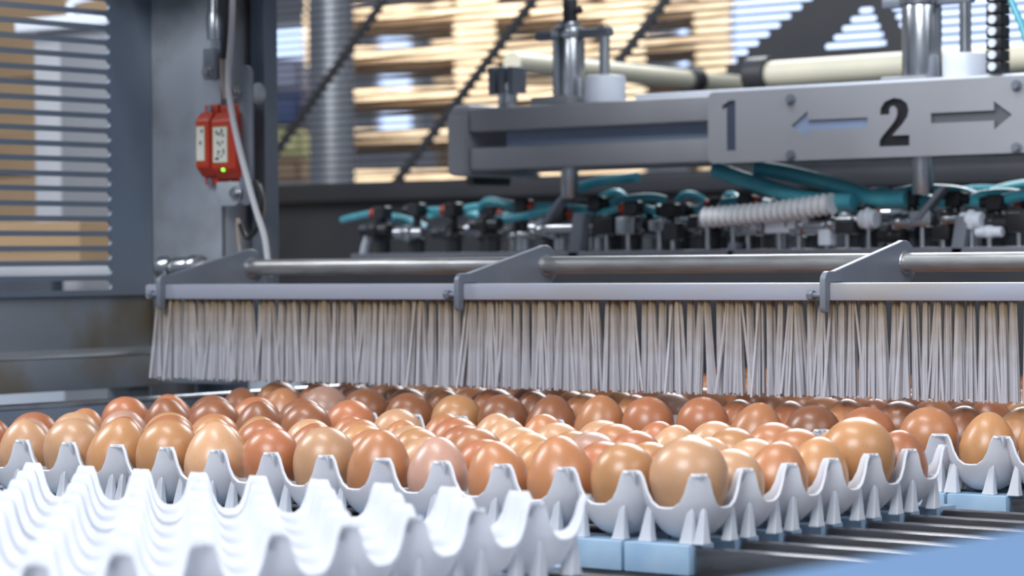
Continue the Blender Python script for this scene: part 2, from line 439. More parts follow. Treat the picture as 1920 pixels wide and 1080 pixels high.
# row behind the brush: two full trays, then an empty one
for t in range(3):
    u0 = -3.2-5*t
    full = t in (0, 1)
    lab = ['white tray of eggs behind the brush under the transfer arm', 'second white tray of eggs behind the brush, toward the column', 'empty white tray behind the brush, next to a full one', 'empty white tray behind the brush beside the steel column'][t]
    make_tray(u0, 16, lab)
    if full:
        for i in range(5):
            for j in range(6):
                egg(u0-i-.5, 16.5+j, pick(True), ['the tray behind the brush under the transfer arm', 'the second tray behind the brush, toward the column'][t])
# empty trays in front
for t in range(3):
    make_tray(.6-5*t, -9, ['empty white plastic tray at the open end of the row in front', 'empty white plastic tray in the middle of the row in front', 'empty white plastic tray at the guide rail end of the row in front'][t])

for t in range(3):
    make_tray(.6-5*t, -21.08, ['empty white tray two rows ahead of the egg rows, at the open end', 'empty white tray two rows ahead of the egg rows, in the middle', 'empty white tray two rows ahead of the egg rows, at the guide rail end'][t])
    make_tray(.6-5*t, -15.04, ['empty white tray ahead of the front row, at its open end', 'empty white tray ahead of the front row, in its middle', 'empty white tray ahead of the front row, at its guide rail end'][t])

# ------------------------------------------------------------------ brush over the eggs
VBR = 9.0
br = empty('egg_brush', (-9, 9.2, 2), 'hanging brush bar with pale nylon bristle tufts sweeping the eggs, on a steel pipe', 'brush')
zt_, zb_ = 2.19, 1.91
Mb().box((-18.7, VBR, zb_), (5.6, VBR+.36, zt_)).part('bar', m_bar, br, bevel=.05)
tufts = []
for q in range(10):
    b = Mb()
    for i in range(14):
        a = random.uniform(0, 6.28); rr = math.sqrt(random.random())
        x0, y0 = .050*rr*math.cos(a), .05*rr*math.sin(a)
        stray = random.random() < .07
        k = random.uniform(1.25, 1.9) if not stray else random.uniform(3.2, 5.0)
        x1, y1 = x0*k+random.uniform(-.03, .03), y0*k*1.3+random.uniform(-.03, .03)
        ln = 1.50+random.uniform(-.03, .025); bow = random.uniform(-.015, .015)
        pts = [(x0+(x1-x0)*s_+bow*4*s_*(1-s_), y0+(y1-y0)*s_, -ln*s_) for s_ in (0, .33, .66, 1)]
        b.tube(pts, .024, 5)
    tufts.append(b.mesh('tuft', m_bristle, (0, 0, -.75)))
n_t = 0; u = -18.52
while u < 5.5 and n_t < 140:
    o = inst('bristle_tuft', tufts[random.randrange(10)], br, u, VBR+.17+random.uniform(-.03, .03), zb_+.01-.75, rot=random.choice((0, math.pi))+random.uniform(-.15, .15))
    o.rotation_euler.y = random.gauss(0, .026); o.rotation_euler.x = random.gauss(0, .02)
    u += .186+random.uniform(-.008, .008); n_t += 1
VP, ZP, RP = 11.3, 2.49, .152
Mb().tube([(-20.3, VP, ZP+.0), (7.9, VP, ZP)], RP, 24).part('pipe', m_pipe, br)
Mb().cyl((-20.6, VP, ZP), (-20.25, VP, ZP), .24, 24).part('end_collar', m_steel, br, bevel=.03)
Mb().cyl((-20.15, VP, ZP), (-19.75, VP, ZP), .22, 24).cyl((-19.75, VP, ZP), (-19.5, VP, ZP), .26, 24).part('shaft_collar', m_steel, br, bevel=.03)
ps = Mb().box((7.86, VP-.3, ZF), (8.44, VP+.3, ZP+.6)).part('support_post', m_frame, br, bevel=.04)
for ub in (-18.25, -11.05, -3.78, 3.5):
    f = VBR
    prof = [(f-.16, zb_-.10), (f-.13, zb_-.17), (f-.06, zb_-.19), (f-.008, zb_-.12), (f-.008, zt_+.01), (f+.37, zt_+.01), (f+.37, zt_-.02), (VP-.2, ZP-.55)]
    prof += arc(VP, ZP, .36, -60, 115, 10)
    prof += [(f+.15, zt_+.18)] + arc(f, zt_+.02, .16, 95, 170, 4)
    bk = Mb().prism(prof, lambda p: (ub, p[0], p[1]), lambda p: (ub+.10, p[0], p[1])).part('bracket', m_brk, br, bevel=.012, seg=1)
    Mb().cyl((ub-.03, VP, ZP), (ub+.13, VP, ZP), RP+.045, 24).part('weld', m_weld, bk, bevel=.02)
    zc = (zt_+zb_)/2-.05
    bl = Mb().cyl((ub-.20, f-.09, zc), (ub+.0, f-.09, zc), .045, 12)
    bl.cyl((ub-.24, f-.09, zc), (ub-.14, f-.09, zc), .085, 6)
    bl.part('bolt', m_brk, bk, bevel=.01)

# ------------------------------------------------------------------ machine side wall and columns at the left
UW, VC = -21.8, 12.2
lw = empty('machine_side_frame', (UW, 9, 0), 'blue-grey steel machine frame with slotted guard plate and two upright columns', 'machine frame')
pitch, z_lo = .2955, 2.155
holes = [slot(3.2, 11.06, z_lo+k*pitch, .19) for k in range(26)]
sheet([(2.8, 1.95), (VC, 1.95), (VC, 10.2), (2.8, 10.2)], holes, .07, lambda x, y, d: (UW+d, x, y)).part('slotted_guard', m_frame, lw)
Mb().box((UW-.55, 2.8, .88), (UW-.06, VC+.3, 1.98)).part('lower_plate', m_stain, lw, bevel=.02)
lg = Mb().box((UW-.6, 2.8, .09), (UW+.28, VC, .74)).part('ledge_beam', m_stain, lw, bevel=.05)
Mb().prism([(UW-.05, .74), (UW+.28, .74), (UW+.28, .76), (UW+.04, .90), (UW-.05, .90)], lambda p: (p[0], 2.8, p[1]), lambda p: (p[0], VC, p[1])).part('lit_ledge_lip', m_zinc, lg, bevel=.01, seg=1)  # lit edge put into the colour: lip paler than its beam
a = onv(440, 700, VC+.1)
Mb().box((UW, VC-.02, .15), (a[0], VC+.5, .86)).part('cross_beam', m_stain, lw, bevel=.04)
u_a, u_b = UW, onv(418, 300, VC)[0]
Mb().box((u_a, VC, .8), (u_b, VC+.07, 10.5)).box((u_a, VC, .8), (u_a+.07, VC+1.6, 10.5)).box((u_b-.07, VC, .8), (u_b, VC+.9, 10.5)).part('column', m_col, lw, bevel=.025)
a, b = onv(471, 300, VC+.6), onv(497, 300, VC+.6)
Mb().box((a[0], VC+.6, .4), (b[0], VC+1., 10.8)).part('column', m_frame, lw, bevel=.04)
Mb().box((u_b-.6, VC+.96, .4), (a[0]+.1, VC+1.05, 10.6)).part('recess_shade_strip', m_dark, lw)  # dark strip stands in for the shaded gap between the columns
Mb().box((-18.5, 5.9, 8.5), (-6., 10.4, 8.62)).part('added_shade_plate', m_frame, lw)  # added plate, out of view, to shade the eggs under the brush
Mb().box((-25, 11, 9.6), (-14.3, 19.6, 9.72)).part('added_shade_plate', m_frame, lw)  # second added plate, out of view, to shade the arm's left part
Mb().box((UW, 10.3, 8.4), (-6, 10.6, 9.7)).box((UW, 10.3, 9.0), (UW+.4, 12.3, 9.7)).part('shade_plate_beam', m_frame, lw)  # added unseen beam tying the shade plates to the columns
for u_, v_ in ((UW-.3, 3.2), (UW-.3, 11.8)):
    Mb().box((u_-.3, v_-.3, ZF), (u_+.3, v_+.3, .12)).part('leg', m_stain, lw)
# hinge plates with bolts beside the sensor
def face(x, y, v): return onv(x, y, v)
def hexbolt(mb, u, v, z, r=.10, d=.14):
    mb.cyl((u, v, z), (u, v-d*.35, z), r*1.35, 16); mb.cyl((u, v-d*.35, z), (u, v-d, z), r, 6); return mb
a, b = face(447, 122, VC-.25), face(470, 385, VC-.25)
hp = Mb().prism(arc(a[0]+.17, a[2]-.17, .17, 0, 180, 8)+arc(a[0]+.17, b[2]+.17, .17, 180, 360, 8), lambda p: (p[0], VC-.25, p[1]), lambda p: (p[0], VC-.17, p[1])).part('hinge_plate', m_brk, lw, bevel=.01, seg=1)
a2, b2 = face(421, 342, VC-.08), face(464, 386, VC-.08)
fp = Mb().prism(arc(b2[0]-.16, b2[2]+.16, .16, -90, 0, 5)+[(b2[0], a2[2]), (a2[0], a2[2])]+arc(a2[0]+.16, b2[2]+.16, .16, 180, 270, 5), lambda p: (p[0], VC-.32, p[1]), lambda p: (p[0], VC-.02, p[1])).part('foot_plate', m_col, lw, bevel=.02)
for (x, y, p_, v_) in ((443, 172, hp, VC-.25), (444, 362, fp, VC-.32), (392, 135, None, VC)):
    q = face(x, y, v_)
    hexbolt(Mb(), q[0], v_, q[2]).part('hex_bolt', m_steel, p_ or lw, bevel=.01, seg=1)
q = face(478, 176, VC+.2)
Mb().cyl((q[0]-.25, VC+.2, q[2]), (q[0]+.1, VC+.2, q[2]), .23, 20).part('hinge_barrel', m_steel, lw, bevel=.03)
# turnbuckle rod
q0, q1, q2 = face(401, -40, VC-.3), face(401, 75, VC-.3), face(399, 140, VC-.3)
tb = empty('turnbuckle', q2, 'bright steel turnbuckle rod bolted to the column above the red switch', 'turnbuckle')
Mb().tube([q0, q0+(q1-q0)*.55, q0+(q1-q0)*.6, q1], .13, 14, rs=[.12, .12, .15, .13]).part('body', m_steel, tb)
Mb().cyl(q1, q1+(q2-q1)*.3, .05, 10).part('rod', m_steel, tb)
f0 = face(388, 92, VC-.3); f1 = face(410, 148, VC-.3)
Mb().box((f0[0], VC-.42, f1[2]), (f1[0], VC-.32, f0[2])).box((f0[0], VC-.2, f1[2]), (f1[0], VC-.1, f0[2])).part('fork', m_brk, tb, bevel=.02)
q = face(391, 135, VC-.42)
hexbolt(Mb(), q[0], VC-.42, q[2], .09, .12).part('pin', m_steel, tb, bevel=.01, seg=1)

# red safety switch: two coded halves
def switch_half(x0, x1, y0, y1, label, led):
    a, b = face(x0, y0, VC-.4), face(x1, y1, VC-.4)
    u0, u1, z0, z1 = a[0], b[0], b[2], a[2]
    s = empty('safety_switch', (u0, VC-.02, z0), label, 'switch')
    hgt = z1-z0
    prof = [(VC-.03, z0+.10*hgt), (VC-.24, z0+.10*hgt), (VC-.42, z0+.22*hgt), (VC-.42, z0+.80*hgt), (VC-.28, z0+.90*hgt), (VC-.03, z0+.90*hgt)]
    Mb().prism(prof, lambda p: (u0, p[0], p[1]), lambda p: (u1, p[0], p[1])).part('housing', m_red, s, bevel=.03)
    for za, zb in ((z0, z0+.14*hgt), (z0+.87*hgt, z1)):
        Mb().box((u0, VC-.16, za), (u1, VC-.03, zb)).part('mounting_ear', m_red, s, bevel=.03)
    for za in (z0+.045*hgt, z1-.05*hgt):
        Mb().cyl(((u0+u1)/2-.02, VC-.16, za), ((u0+u1)/2-.02, VC-.2, za), .07, 12).part('screw', m_steel, s)
    m0 = .16*(u1-u0); lz0, lz1 = z0+.30*hgt, z0+.72*hgt; lu0, lu1 = u0+m0*.7, u0+(u1-u0)*.68
    pl = Mb().box((lu0-.015, VC-.428, lz0-.015), (lu1+.015, VC-.42, lz1+.015)).part('label_border', m_gold, s)
    Mb().box((lu0, VC-.434, lz0), (lu1, VC-.428, lz1)).part('label_plate', m_label, s)
    pr = Mb(); vv = VC-.436; c = (lu0+lu1)/2; h = lz1-lz0; w = lu1-lu0
    def mark(fu, fz, sw, sh): pr.box((lu0+fu*w-sw*w/2, vv, lz0+fz*h-sh*h/2), (lu0+fu*w+sw*w/2, vv+.002, lz0+fz*h+sh*h/2))
    if led:
        for fu, fz, sw, sh in ((.25, .86, .12, .10), (.42, .80, .2, .06), (.62, .88, .12, .14), (.72, .76, .18, .05), (.35, .56, .14, .07), (.5, .50, .12, .06), (.68, .57, .14, .06), (.40, .30, .22, .05), (.34, .22, .1, .06), (.75, .30, .1, .16), (.6, .17, .12, .05), (.28, .1, .3, .07)):
            mark(fu, fz, sw, sh)
    else:
        for fu, fz, sw, sh in ((.7, .88, .3, .05), (.68, .86, .16, .09), (.42, .52, .12, .10), (.58, .52, .14, .10)): mark(fu, fz, sw, sh)
    pr.part('print', m_black, s)
    if led:
        Mb().cyl((c+.06, VC-.39, z0+.205*hgt), (c+.06, VC-.425, z0+.215*hgt), .035, 12).part('led', m_led, s)
switch_half(367, 394, 196, 346, 'narrower red safety switch half without a light, fixed to the steel column', False)
switch_half(396, 443, 196, 350, 'red plastic safety switch with green indicator light and white label', True)
# cables
def cpath(pts, v): return [face(x, y, v) for x, y in pts]
def smooth_path(pts, n=6):
    P = [np.array(p) for p in pts]; out = []
    for i in range(len(P)-1):
        a, b, c, d = P[max(i-1, 0)], P[i], P[i+1], P[min(i+2, len(P)-1)]
        for k in range(n):
            t = k/n; out.append(.5*((2*b)+(-a+c)*t+(2*a-5*b+4*c-d)*t*t+(-a+3*b-3*c+d)*t**3))
    return out+[P[-1]]
top(Mb().tube(smooth_path(cpath([(437, -30), (434, 60), (428, 150), (434, 205), (447, 270), (465, 340), (482, 400), (497, 450), (505, 520)], VC-.62)), .062, 8), 'grey_cable',
    m_grey_cable, tuple(face(470, 360, VC-.62)), 'light grey cable hanging down past the red switch', 'cable')
top(Mb().tube(smooth_path(cpath([(427, -30), (424, 50), (419, 110)], VC-.5)), .07, 8), 'black_cable', m_black, tuple(face(424, 60, VC-.5)), 'thick black cable beside the turnbuckle', 'cable')
top(Mb().tube(smooth_path(cpath([(417, 105), (418, 150), (424, 185)], VC-.5)), .055, 8), 'stained_hose', m_brown, tuple(face(418, 150, VC-.5)), 'short stained hose end above the red switch', 'hose')
top(Mb().tube(smooth_path(cpath([(478, 340), (490, 375), (482, 425), (462, 445), (450, 420)], VC-.5)), .05, 8), 'black_cable', m_black, tuple(face(480, 400, VC-.5)), 'looped thin black cable below the red switch', 'cable')
top(Mb().tube(smooth_path(cpath([(486, 345), (494, 385), (484, 430), (458, 445), (446, 410), (450, 470), (462, 520)], VC-.4)), .04, 8), 'brown_cable', m_brown, tuple(face(484, 430, VC-.4)), 'thin brown stained cable looping beside the column foot', 'cable')

# things seen through the slotted guard at the left
def pbox(x0, y0, x1, y1, v, d, name, material, label, cat, extra=None, floor=True):
    a, b = onv(x0, y0, v), onv(x1, y1, v)
    org = ((a[0]+b[0])/2, v+d/2, ZF if floor else b[2])
    return a, b, org
a, b, org = pbox(62, 62, 225, 420, 22, 9, 'c', None, '', '')
cb = empty('equipment_cabinet', org, 'pale grey sheet metal cabinet with handle behind the slotted guard', 'cabinet')
Mb().box((a[0], 22, b[2]), (b[0], 24.6, a[2])).box((a[0]+.6, 22.4, ZF), (b[0]-.6, 24.3, b[2])).part('body', m_cab, cb, bevel=.1)
Mb().box((a[0]+1.15, 21.9, b[2]+.1), (b[0]-.1, 22, a[2]-.3)).part('door', mat('grey_door', (.20, .21, .23), .5), cb, bevel=.03)
Mb().box((a[0]-.3, 21.6, a[2]), (b[0]+.1, 24.8, a[2]+.35)).part('lid', m_white, cb, bevel=.08)
Mb().tube(smooth_path([(a[0]+.5, 23, a[2]+.35), (a[0]+.5, 23, a[2]+.9), (b[0]-.5, 23, a[2]+.9), (b[0]-.5, 23, a[2]+.35)], 5), .1, 8).part('handle', m_white, cb)
def carton(x0, y0, x1, y1, v, d, label, seal=True):
    a, b = onv(x0, y0, v), onv(x1, y1, v); xm = (x0+x1)/2
    a[2], b[2] = onv(xm, y0, v)[2]-.03, onv(xm, y1, v)[2]
    c = empty('cardboard_box', ((a[0]+b[0])/2, v+d/2, b[2]), label, 'box', 'cardboard boxes behind the slotted guard')
    Mb().box((a[0], v, b[2]), (b[0], v+d, a[2])).part('body', m_card, c, bevel=.04)
    Mb().box((a[0]-.02, v-.02, (a[2]+b[2])/2-.2), (b[0]+.02, v+d, (a[2]+b[2])/2+.2)).part('tape', mat('tape', (.36, .24, .13), .35), c)
    return c
z_b = onv(0, 495, 19)[2]
for k, (x0, x1, y0, y1, v_) in enumerate(((-120, 150, 415, 495, 18), (-150, 120, -40, 150, 33), (-150, 90, 152, 330, 33), (-150, 100, 332, 500, 33))):
    carton(x0, y0, x1, y1, v_, 7 if v_ > 20 else 3, ['low cardboard box on the shelf behind the slotted guard', 'upper cardboard box stacked behind the cabinet', 'middle cardboard box stacked behind the cabinet', 'bottom cardboard box stacked behind the cabinet'][k])
a, b = onv(-260, 497, 17.6), onv(260, 515, 17.6)
sh = empty('steel_shelf', ((a[0]+b[0])/2, 20, ZF), 'light steel shelf carrying the cardboard boxes behind the guard', 'shelf')
Mb().box((a[0], 17.6, b[2]), (b[0], 21.6, a[2])).part('board', m_cab, sh, bevel=.02)
for u_ in (a[0]+.4, b[0]-.4):
    for v_ in (17.9, 21.3): Mb().box((u_-.2, v_-.2, ZF), (u_+.2, v_+.2, b[2])).part('leg', m_frame, sh)
a, b = onv(-200, 502, 32.6), onv(160, 520, 32.6)
sh = empty('storage_rack', ((a[0]+b[0])/2, 36, ZF), 'grey storage rack under the stacked cardboard boxes', 'rack')
Mb().box((a[0], 32.6, b[2]), (b[0], 40.4, a[2])).part('board', m_cab, sh, bevel=.02)
for u_ in (a[0]+.4, b[0]-.4):
    for v_ in (33, 40): Mb().box((u_-.3, v_-.3, ZF), (u_+.3, v_+.3, b[2])).part('leg', m_frame, sh)
# pale inner panel under the ledge
a, b = onv(-60, 690, 26), onv(560, 790, 26)
top(Mb().box((a[0], 26, ZF), (b[0], 26.2, a[2])), 'lower_cover_panel', mat('pale_blue_panel', (.55, .60, .68), .4), (a[0], 26, ZF), 'pale sheet metal cover panel low behind the egg trays', 'panel', bevel=.02)
for x0, x1 in ((262, 335), (345, 352)):
    a, b = onv(x0, 700, 19), onv(x1, 760, 19)
    top(Mb().cyl(((a[0]+b[0])/2, 19.6, ZF), ((a[0]+b[0])/2, 19.6, a[2]+.6), (b[0]-a[0])/2, 20), 'drive_roller', m_dark, ((a[0]+b[0])/2, 19.6, ZF),
        'dark upright roller below the ledge' if x1 == 335 else 'thin dark upright rod below the ledge', 'roller', bevel=.02)

# ------------------------------------------------------------------ transfer arm with vacuum head
VA = 20.
ta = empty('egg_transfer_arm', (-12, 21, 2.6), 'grey transfer arm marked with cut-out numbers and arrows, carrying a vacuum lifting head', 'transfer arm')
ul = onv(845, 260, VA)[0]; ur = 8.2
zB0, zB1, zT0, zT1 = 4.60, 5.10, 5.45, 5.98
for z0, z1 in ((zB0, zB1), (zT0, zT1)):
    Mb().box((ul+.35, VA, z0), (ur, VA+.45, z1)).part('rail', m_arm, ta, bevel=.08)
    Mb().box((ul+.35, VA+2.1, z0), (ur, VA+2.5, z1)).part('rail', m_arm, ta, bevel=.08)
Mb().box((ul+.6, VA+.45, zT1-.1), (ur, VA+2.1, zT1+.02)).part('top_plate', m_arm, ta, bevel=.02)
Mb().box((ul+1.2, VA+.5, zB0+.2), (onv(1640, 240, VA)[0], VA+.6, zT0+.3)).part('inner_web', mat('blue_grey_web', (.30, .37, .50), .4, .1), ta)
Mb().prism([(VA-.15, zB0-.12), (VA+2.6, zB0-.12), (VA+2.6, zT1), (VA+2.2, zT1+.1), (VA+.1, zT1+.1), (VA-.15, zT1-.15)], lambda p: (ul, p[0], p[1]), lambda p: (ul+.5, p[0], p[1])).part('end_plate', m_arm, ta, bevel=.12)
Mb().box((ul-.25, VA+.8, zB0-.3), (ul, VA+2.2, zT1-.2)).part('bumper', m_dark, ta, bevel=.08)
Mb().box((onv(1178, 180, VA)[0], VA+.25, zT1), (ur, VA+.5, zT1+.13)).part('top_strip', m_white, ta, bevel=.02)
Mb().box((ur-.1, VA-.2, 4.3), (ur+1.6, VA+2.7, 6.3)).box((ur+.2, VA+.5, ZF), (ur+1.4, VA+2.0, 4.3)).part('support_column', m_frame, ta, bevel=.06)
# number plate
pz0, pz1, pu0, pu1 = 4.56, 6.03, onv(1327, 240, VA-.12)[0], 1.
two = [(.02,.66),(.03,.80),(.12,.93),(.30,1.0),(.45,.97),(.57,.88),(.61,.74),(.58,.60),(.48,.45),(.36,.32),(.27,.22),(.62,.22),(.62,0),(0,0),(0,.12),(.08,.24),(.24,.42),(.33,.54),(.37,.66),(.36,.76),(.31,.83),(.26,.83),(.22,.78),(.21,.66)]
one = [(.2, 0), (.48, 0), (.48, 1), (.30, 1), (.06, .9), (.06, .82), (.2, .86)]
def glyph(poly, x0, y0, x1, y1):
    a, b = onv(x0, y1, VA-.12), onv(x1, y0, VA-.12); w = max(p[0] for p in poly)
    return [(a[0]+p[0]/w*(b[0]-a[0]), a[2]+p[1]*(b[2]-a[2])) for p in poly]
arrow = [(0, .5), (.22, 1), (.22, .68), (1, .68), (1, .32), (.22, .32), (.22, 0)]
arrowr = [(1-x, y) for x, y in reversed(arrow)]
holes = [glyph(one, 1350, 188, 1378, 283), glyph(arrow, 1483, 203, 1626, 262), glyph(two, 1648, 182, 1704, 275), glyph(arrowr, 1745, 188, 1897, 248)]
rc = .14
outer = arc(pu0+rc, pz1-rc, rc, 90, 180, 5)+arc(pu0+rc, pz0+rc, rc, 180, 270, 5)+[(pu1, pz0), (pu1, pz1)]
np_ = sheet(outer, holes, .04, lambda x, y, d: (x, VA-.09+d, y)).part('number_plate', m_arm, ta)
xa, xb = onv(1640, 240, VA)[0], onv(1722, 240, VA)[0]
x1_ = onv(1430, 240, VA)[0]
for u0_, u1_, mt in ((pu0+.15, x1_, mat('dark_blue_backing', (.06, .075, .115), .4)), (x1_, xa, mat('blue_grey_backing', (.25, .31, .45), .4)), (xa, xb, m_black), (xb, pu1-.1, mat('grey_backing', (.10, .105, .12), .5))):  # added sheets, toned to imitate the lit and dark hollow behind the cut-outs
    Mb().box((u0_, VA-.05, pz0+.1), (u1_, VA-.01, pz1-.1)).part('tone_backing', mt, np_)
for x, y in ((1483, 186), (1483, 291), (1906, 160), (1906, 277)):
    q = onv(x, y, VA-.13); hexbolt(Mb(), q[0], VA-.12, q[2], .08, .1).part('bolt', m_brk, np_)
# guide posts
def guide(x, ytop, ybot, r, v):
    a, b = onv(x, ytop, v), onv(x, ybot, v)
    g = Mb().cyl((a[0], v, zT1), (a[0], v, a[2]), r, 20).part('guide_post', m_steel, ta, bevel=.05)
    Mb().box((a[0]-.62, v-.6, zT1), (a[0]+.42, v+.45, zT1+.2)).part('post_base', m_arm, g, bevel=.04)
    Mb().cyl((a[0], v, b[2]), (a[0], v, zT1), r*.55, 16).part('shaft', m_steel, g, bevel=.02)
    Mb().cyl((a[0], v, zB1), (a[0], v, zT0), r*1.05, 16).part('bushing', m_pipe, g, bevel=.02)
    Mb().cyl((a[0], v, a[2]), (a[0], v, a[2]+.22), r*1.12, 20).cyl((a[0], v, a[2]+.22), (a[0], v, a[2]+.36), r*.7, 16).part('cap', m_steel, g, bevel=.03)
    Mb().cyl((a[0]+.05, v, a[2]+.3), (a[0]+.05, v, a[2]+.85), r*.45, 12).cyl((a[0]-.1, v, a[2]+.6), (a[0]+.35, v, a[2]+.6), r*.25, 10).part('fitting', m_dark, g, bevel=.02)
    Mb().box((a[0]-.85, v-.12, a[2]-.02), (a[0]+1.15, v+.12, a[2]+.17)).part('cross_bar', m_brk, g, bevel=.03)
    Mb().cyl((a[0]+.98, v, zT1+.4), (a[0]+.98, v, a[2]+.2), .12, 14).part('rod', m_steel, g)
    Mb().cyl((a[0]+.98, v, zT1), (a[0]+.98, v, zT1+.62), .46, 24).part('nylon_stop', m_white, g, bevel=.06)
    return g
guide(1066, 72, 372, .36, VA+.9)
guide(1728, 10, 365, .40, VA+.9)
q = onv(952, 175, VA+1)
f2 = Mb().cyl((q[0], VA+1, zT1), (q[0], VA+1, zT1+.6), .22, 16).part('air_fitting', m_steel, ta, bevel=.02)
for du in (-.28, 0., .26): Mb().box((q[0]+du-.09, VA+.75, zT1+.35), (q[0]+du+.09, VA+1.25, zT1+.95)).part('valve', m_brk, f2, bevel=.03)
# energy chain
for k in range(9):
    q = onv(1871, -50+22*k, VA+.3)
    lk = Mb().box((q[0]-.16, VA+.1, q[2]-.115), (q[0]+.16, VA+.5, q[2]+.10)).part('chain_link', m_black, ta, bevel=.03)
    Mb().cyl((q[0], VA+.1, q[2]), (q[0], VA+.04, q[2]), .085, 12).part('stud', m_white, lk)
q0, q1 = onv(1895, 0, VA+.3), onv(1935, 110, VA+.3)
Mb().tube([q0, (q0+q1)/2+np.array([0, 0, .1]), q1], .07, 8).part('hose', m_teal, ta)
# vacuum head
m_hd = mat('dark_fitting', (.055, .057, .062), .35, .5)
zb = 2.78
hd = Mb().box((-24.0, 20.8, zb-.25), (1.5, 26, zb)).part('head_plate', mat('head_plate_steel', (.17, .18, .21), .45, .4), ta, bevel=.03)
def hose(p, q, sag, r, mt, par, n=8):
    p, q = np.array(p), np.array(q); mid = (p+q)/2+np.array([0, 0, sag])
    return Mb().tube(smooth_path([p, p*.6+mid*.4+np.array([0, 0, sag*.35]), mid, q*.6+mid*.4+np.array([0, 0, sag*.35]), q], 4), r, 8).part('hose', mt, par)
rnd = random.Random(11)
for row, (v_, off) in enumerate(((21.5, 0), (23.6, .45), (25.6, .1))):
    u = -23.6+off
    while u < 1.2:
        zz = zb+rnd.uniform(.28, .5)
        st = Mb().cyl((u, v_, zb), (u, v_, zb+.34), .20, 14).cyl((u, v_, zb+.30), (u, v_, zb+.46), .26, 6).part('vacuum_holder', m_steel if rnd.random() < .3 else m_hd, ta, bevel=.02, seg=1)
        kind = rnd.random()
        h = rnd.uniform(.75, 1.05)
        Mb().cyl((u, v_, zb+.4), (u, v_, zb+h), .10, 10).box((u-.17, v_-.17, zb+h-.1), (u+.17, v_+.17, zb+h+.22)).part('valve_body', m_black if kind < .75 else m_hd, st, bevel=.03, seg=1)
        d = rnd.choice((-1, 1))
        Mb().cyl((u+d*.15, v_, zb+h+.06), (u+d*.34, v_, zb+h+.06), .12, 10).part('collar', m_redc if rnd.random() < .6 else m_black, st)
        if rnd.random() < .75:
            hose((u+d*.34, v_, zb+h+.06), (u+d*rnd.uniform(1.1, 2.2), v_+rnd.uniform(-.2, .8), zb+h+rnd.uniform(-.1, .28)), rnd.uniform(-.08, .22), .085, m_teal, st)
        if rnd.random() < .65:
            Mb().cyl((u-.42, v_-.25, zz+.18), (u+.42, v_-.25, zz+.18), .15, 12).cyl((u-.16, v_-.25, zz+.18), (u+.12, v_-.25, zz+.18), .21, 6).part('pipe_nipple', m_steel if rnd.random() < .45 else m_hd, st, bevel=.015, seg=1)
        u += rnd.uniform(.85, 1.15)
# large teal supply hoses and corrugated hose
def vpath(pts, v): return smooth_path([onv(x, y, v) for x, y in pts], 6)
for pts, v_, r in (([(1340, 318), (1420, 345), (1510, 372), (1600, 378)], 21, .17), ([(1420, 315), (1500, 330), (1580, 352), (1640, 372), (1700, 372)], 21.3, .17), ([(1600, 372), (1660, 380), (1740, 378)], 21.6, .14),
                   ([(1840, 385), (1890, 372), (1940, 360)], 21.6, .12), ([(900, 395), (915, 378), (960, 385), (1030, 395)], 21.8, .11), ([(930, 412), (980, 405), (1040, 388)], 21.4, .10), ([(1085, 352), (1130, 340), (1195, 332)], 23, .12), ([(700, 402), (760, 412), (800, 428)], 22, .10)):
    Mb().tube(vpath(pts, v_), r, 10).part('hose', m_teal, ta)
P = vpath([(1318, 408), (1400, 402), (1490, 392), (1560, 382)], 20.75)
b = Mb()
L_ = [0.]
for i in range(1, len(P)): L_.append(L_[-1]+float(np.linalg.norm(P[i]-P[i-1])))
n_r = 20; pts, rs = [], []
for k in range(n_r*2):
    s_ = L_[-1]*k/(n_r*2-1); i = min(max(np.searchsorted(L_, s_)-1, 0), len(P)-2); t = (s_-L_[i])/(L_[i+1]-L_[i])
    pts.append(P[i]+(P[i+1]-P[i])*t); rs.append(.235 if k % 2 else .15)
b.tube(pts, .2, 12, rs=rs).part('corrugated_hose', mat('corrugated_white', (.85, .86, .88), .4), ta)
for x0, x1, y, r in ((1500, 1550, 425, .17), (1552, 1600, 422, .14), (1400, 1435, 425, .15), (1680, 1712, 418, .16), (1770, 1800, 412, .14), (1020, 1085, 428, .14)):
    a, b_ = onv(x0, y, 21), onv(x1, y, 21)
    Mb().cyl((a[0], 21, a[2]), (b_[0], 21, a[2]), r, 14).cyl((a[0]-.02, 21, a[2]), (a[0]+.15, 21, a[2]), r*1.3, 6).part('coupling', m_steel, ta, bevel=.02, seg=1)
for x0, y0, x1, y1, w in ((1058, 368, 1022, 420, .09), (1090, 400, 1078, 486, .16), (1770, 350, 1722, 412, .08), (1808, 405, 1795, 490, .14), (1378, 455, 1372, 486, .10)):
    a, b_ = onv(x0, y0, 20.9), onv(x1, y1, 20.9)
    Mb().prism([(a[0]-w, a[2]), (a[0]+w, a[2]), (b_[0]+w, b_[2]), (b_[0]-w, b_[2])], lambda p: (p[0], 20.8, p[1]), lambda p: (p[0], 21.1, p[1])).part('lever', m_brk, ta, bevel=.03)
rb = random.Random(5)
for x in range(1130, 1930, 46):
    x += rb.randrange(-14, 14); y = rb.randrange(408, 446); q = onv(x, y, 20.95); w = rb.uniform(.14, .3); h = rb.uniform(.10, .2)
    mt = rb.choice((m_steel, m_steel, m_white, m_hd, m_black))
    if rb.random() < .5: Mb().box((q[0]-w, 20.85, q[2]-h), (q[0]+w, 21.15, q[2]+h)).part('manifold_block', mt, ta, bevel=.03)
    else: Mb().cyl((q[0]-w, 21., q[2]), (q[0]+w, 21., q[2]), h, 14).cyl((q[0]-w*.3, 21., q[2]), (q[0]+w*.3, 21., q[2]), h*1.3, 6).part('hose_coupling', mt, ta, bevel=.02, seg=1)
    Mb().cyl((q[0], 21., zb), (q[0], 21., q[2]), .06, 8).part('stem', m_steel, ta)
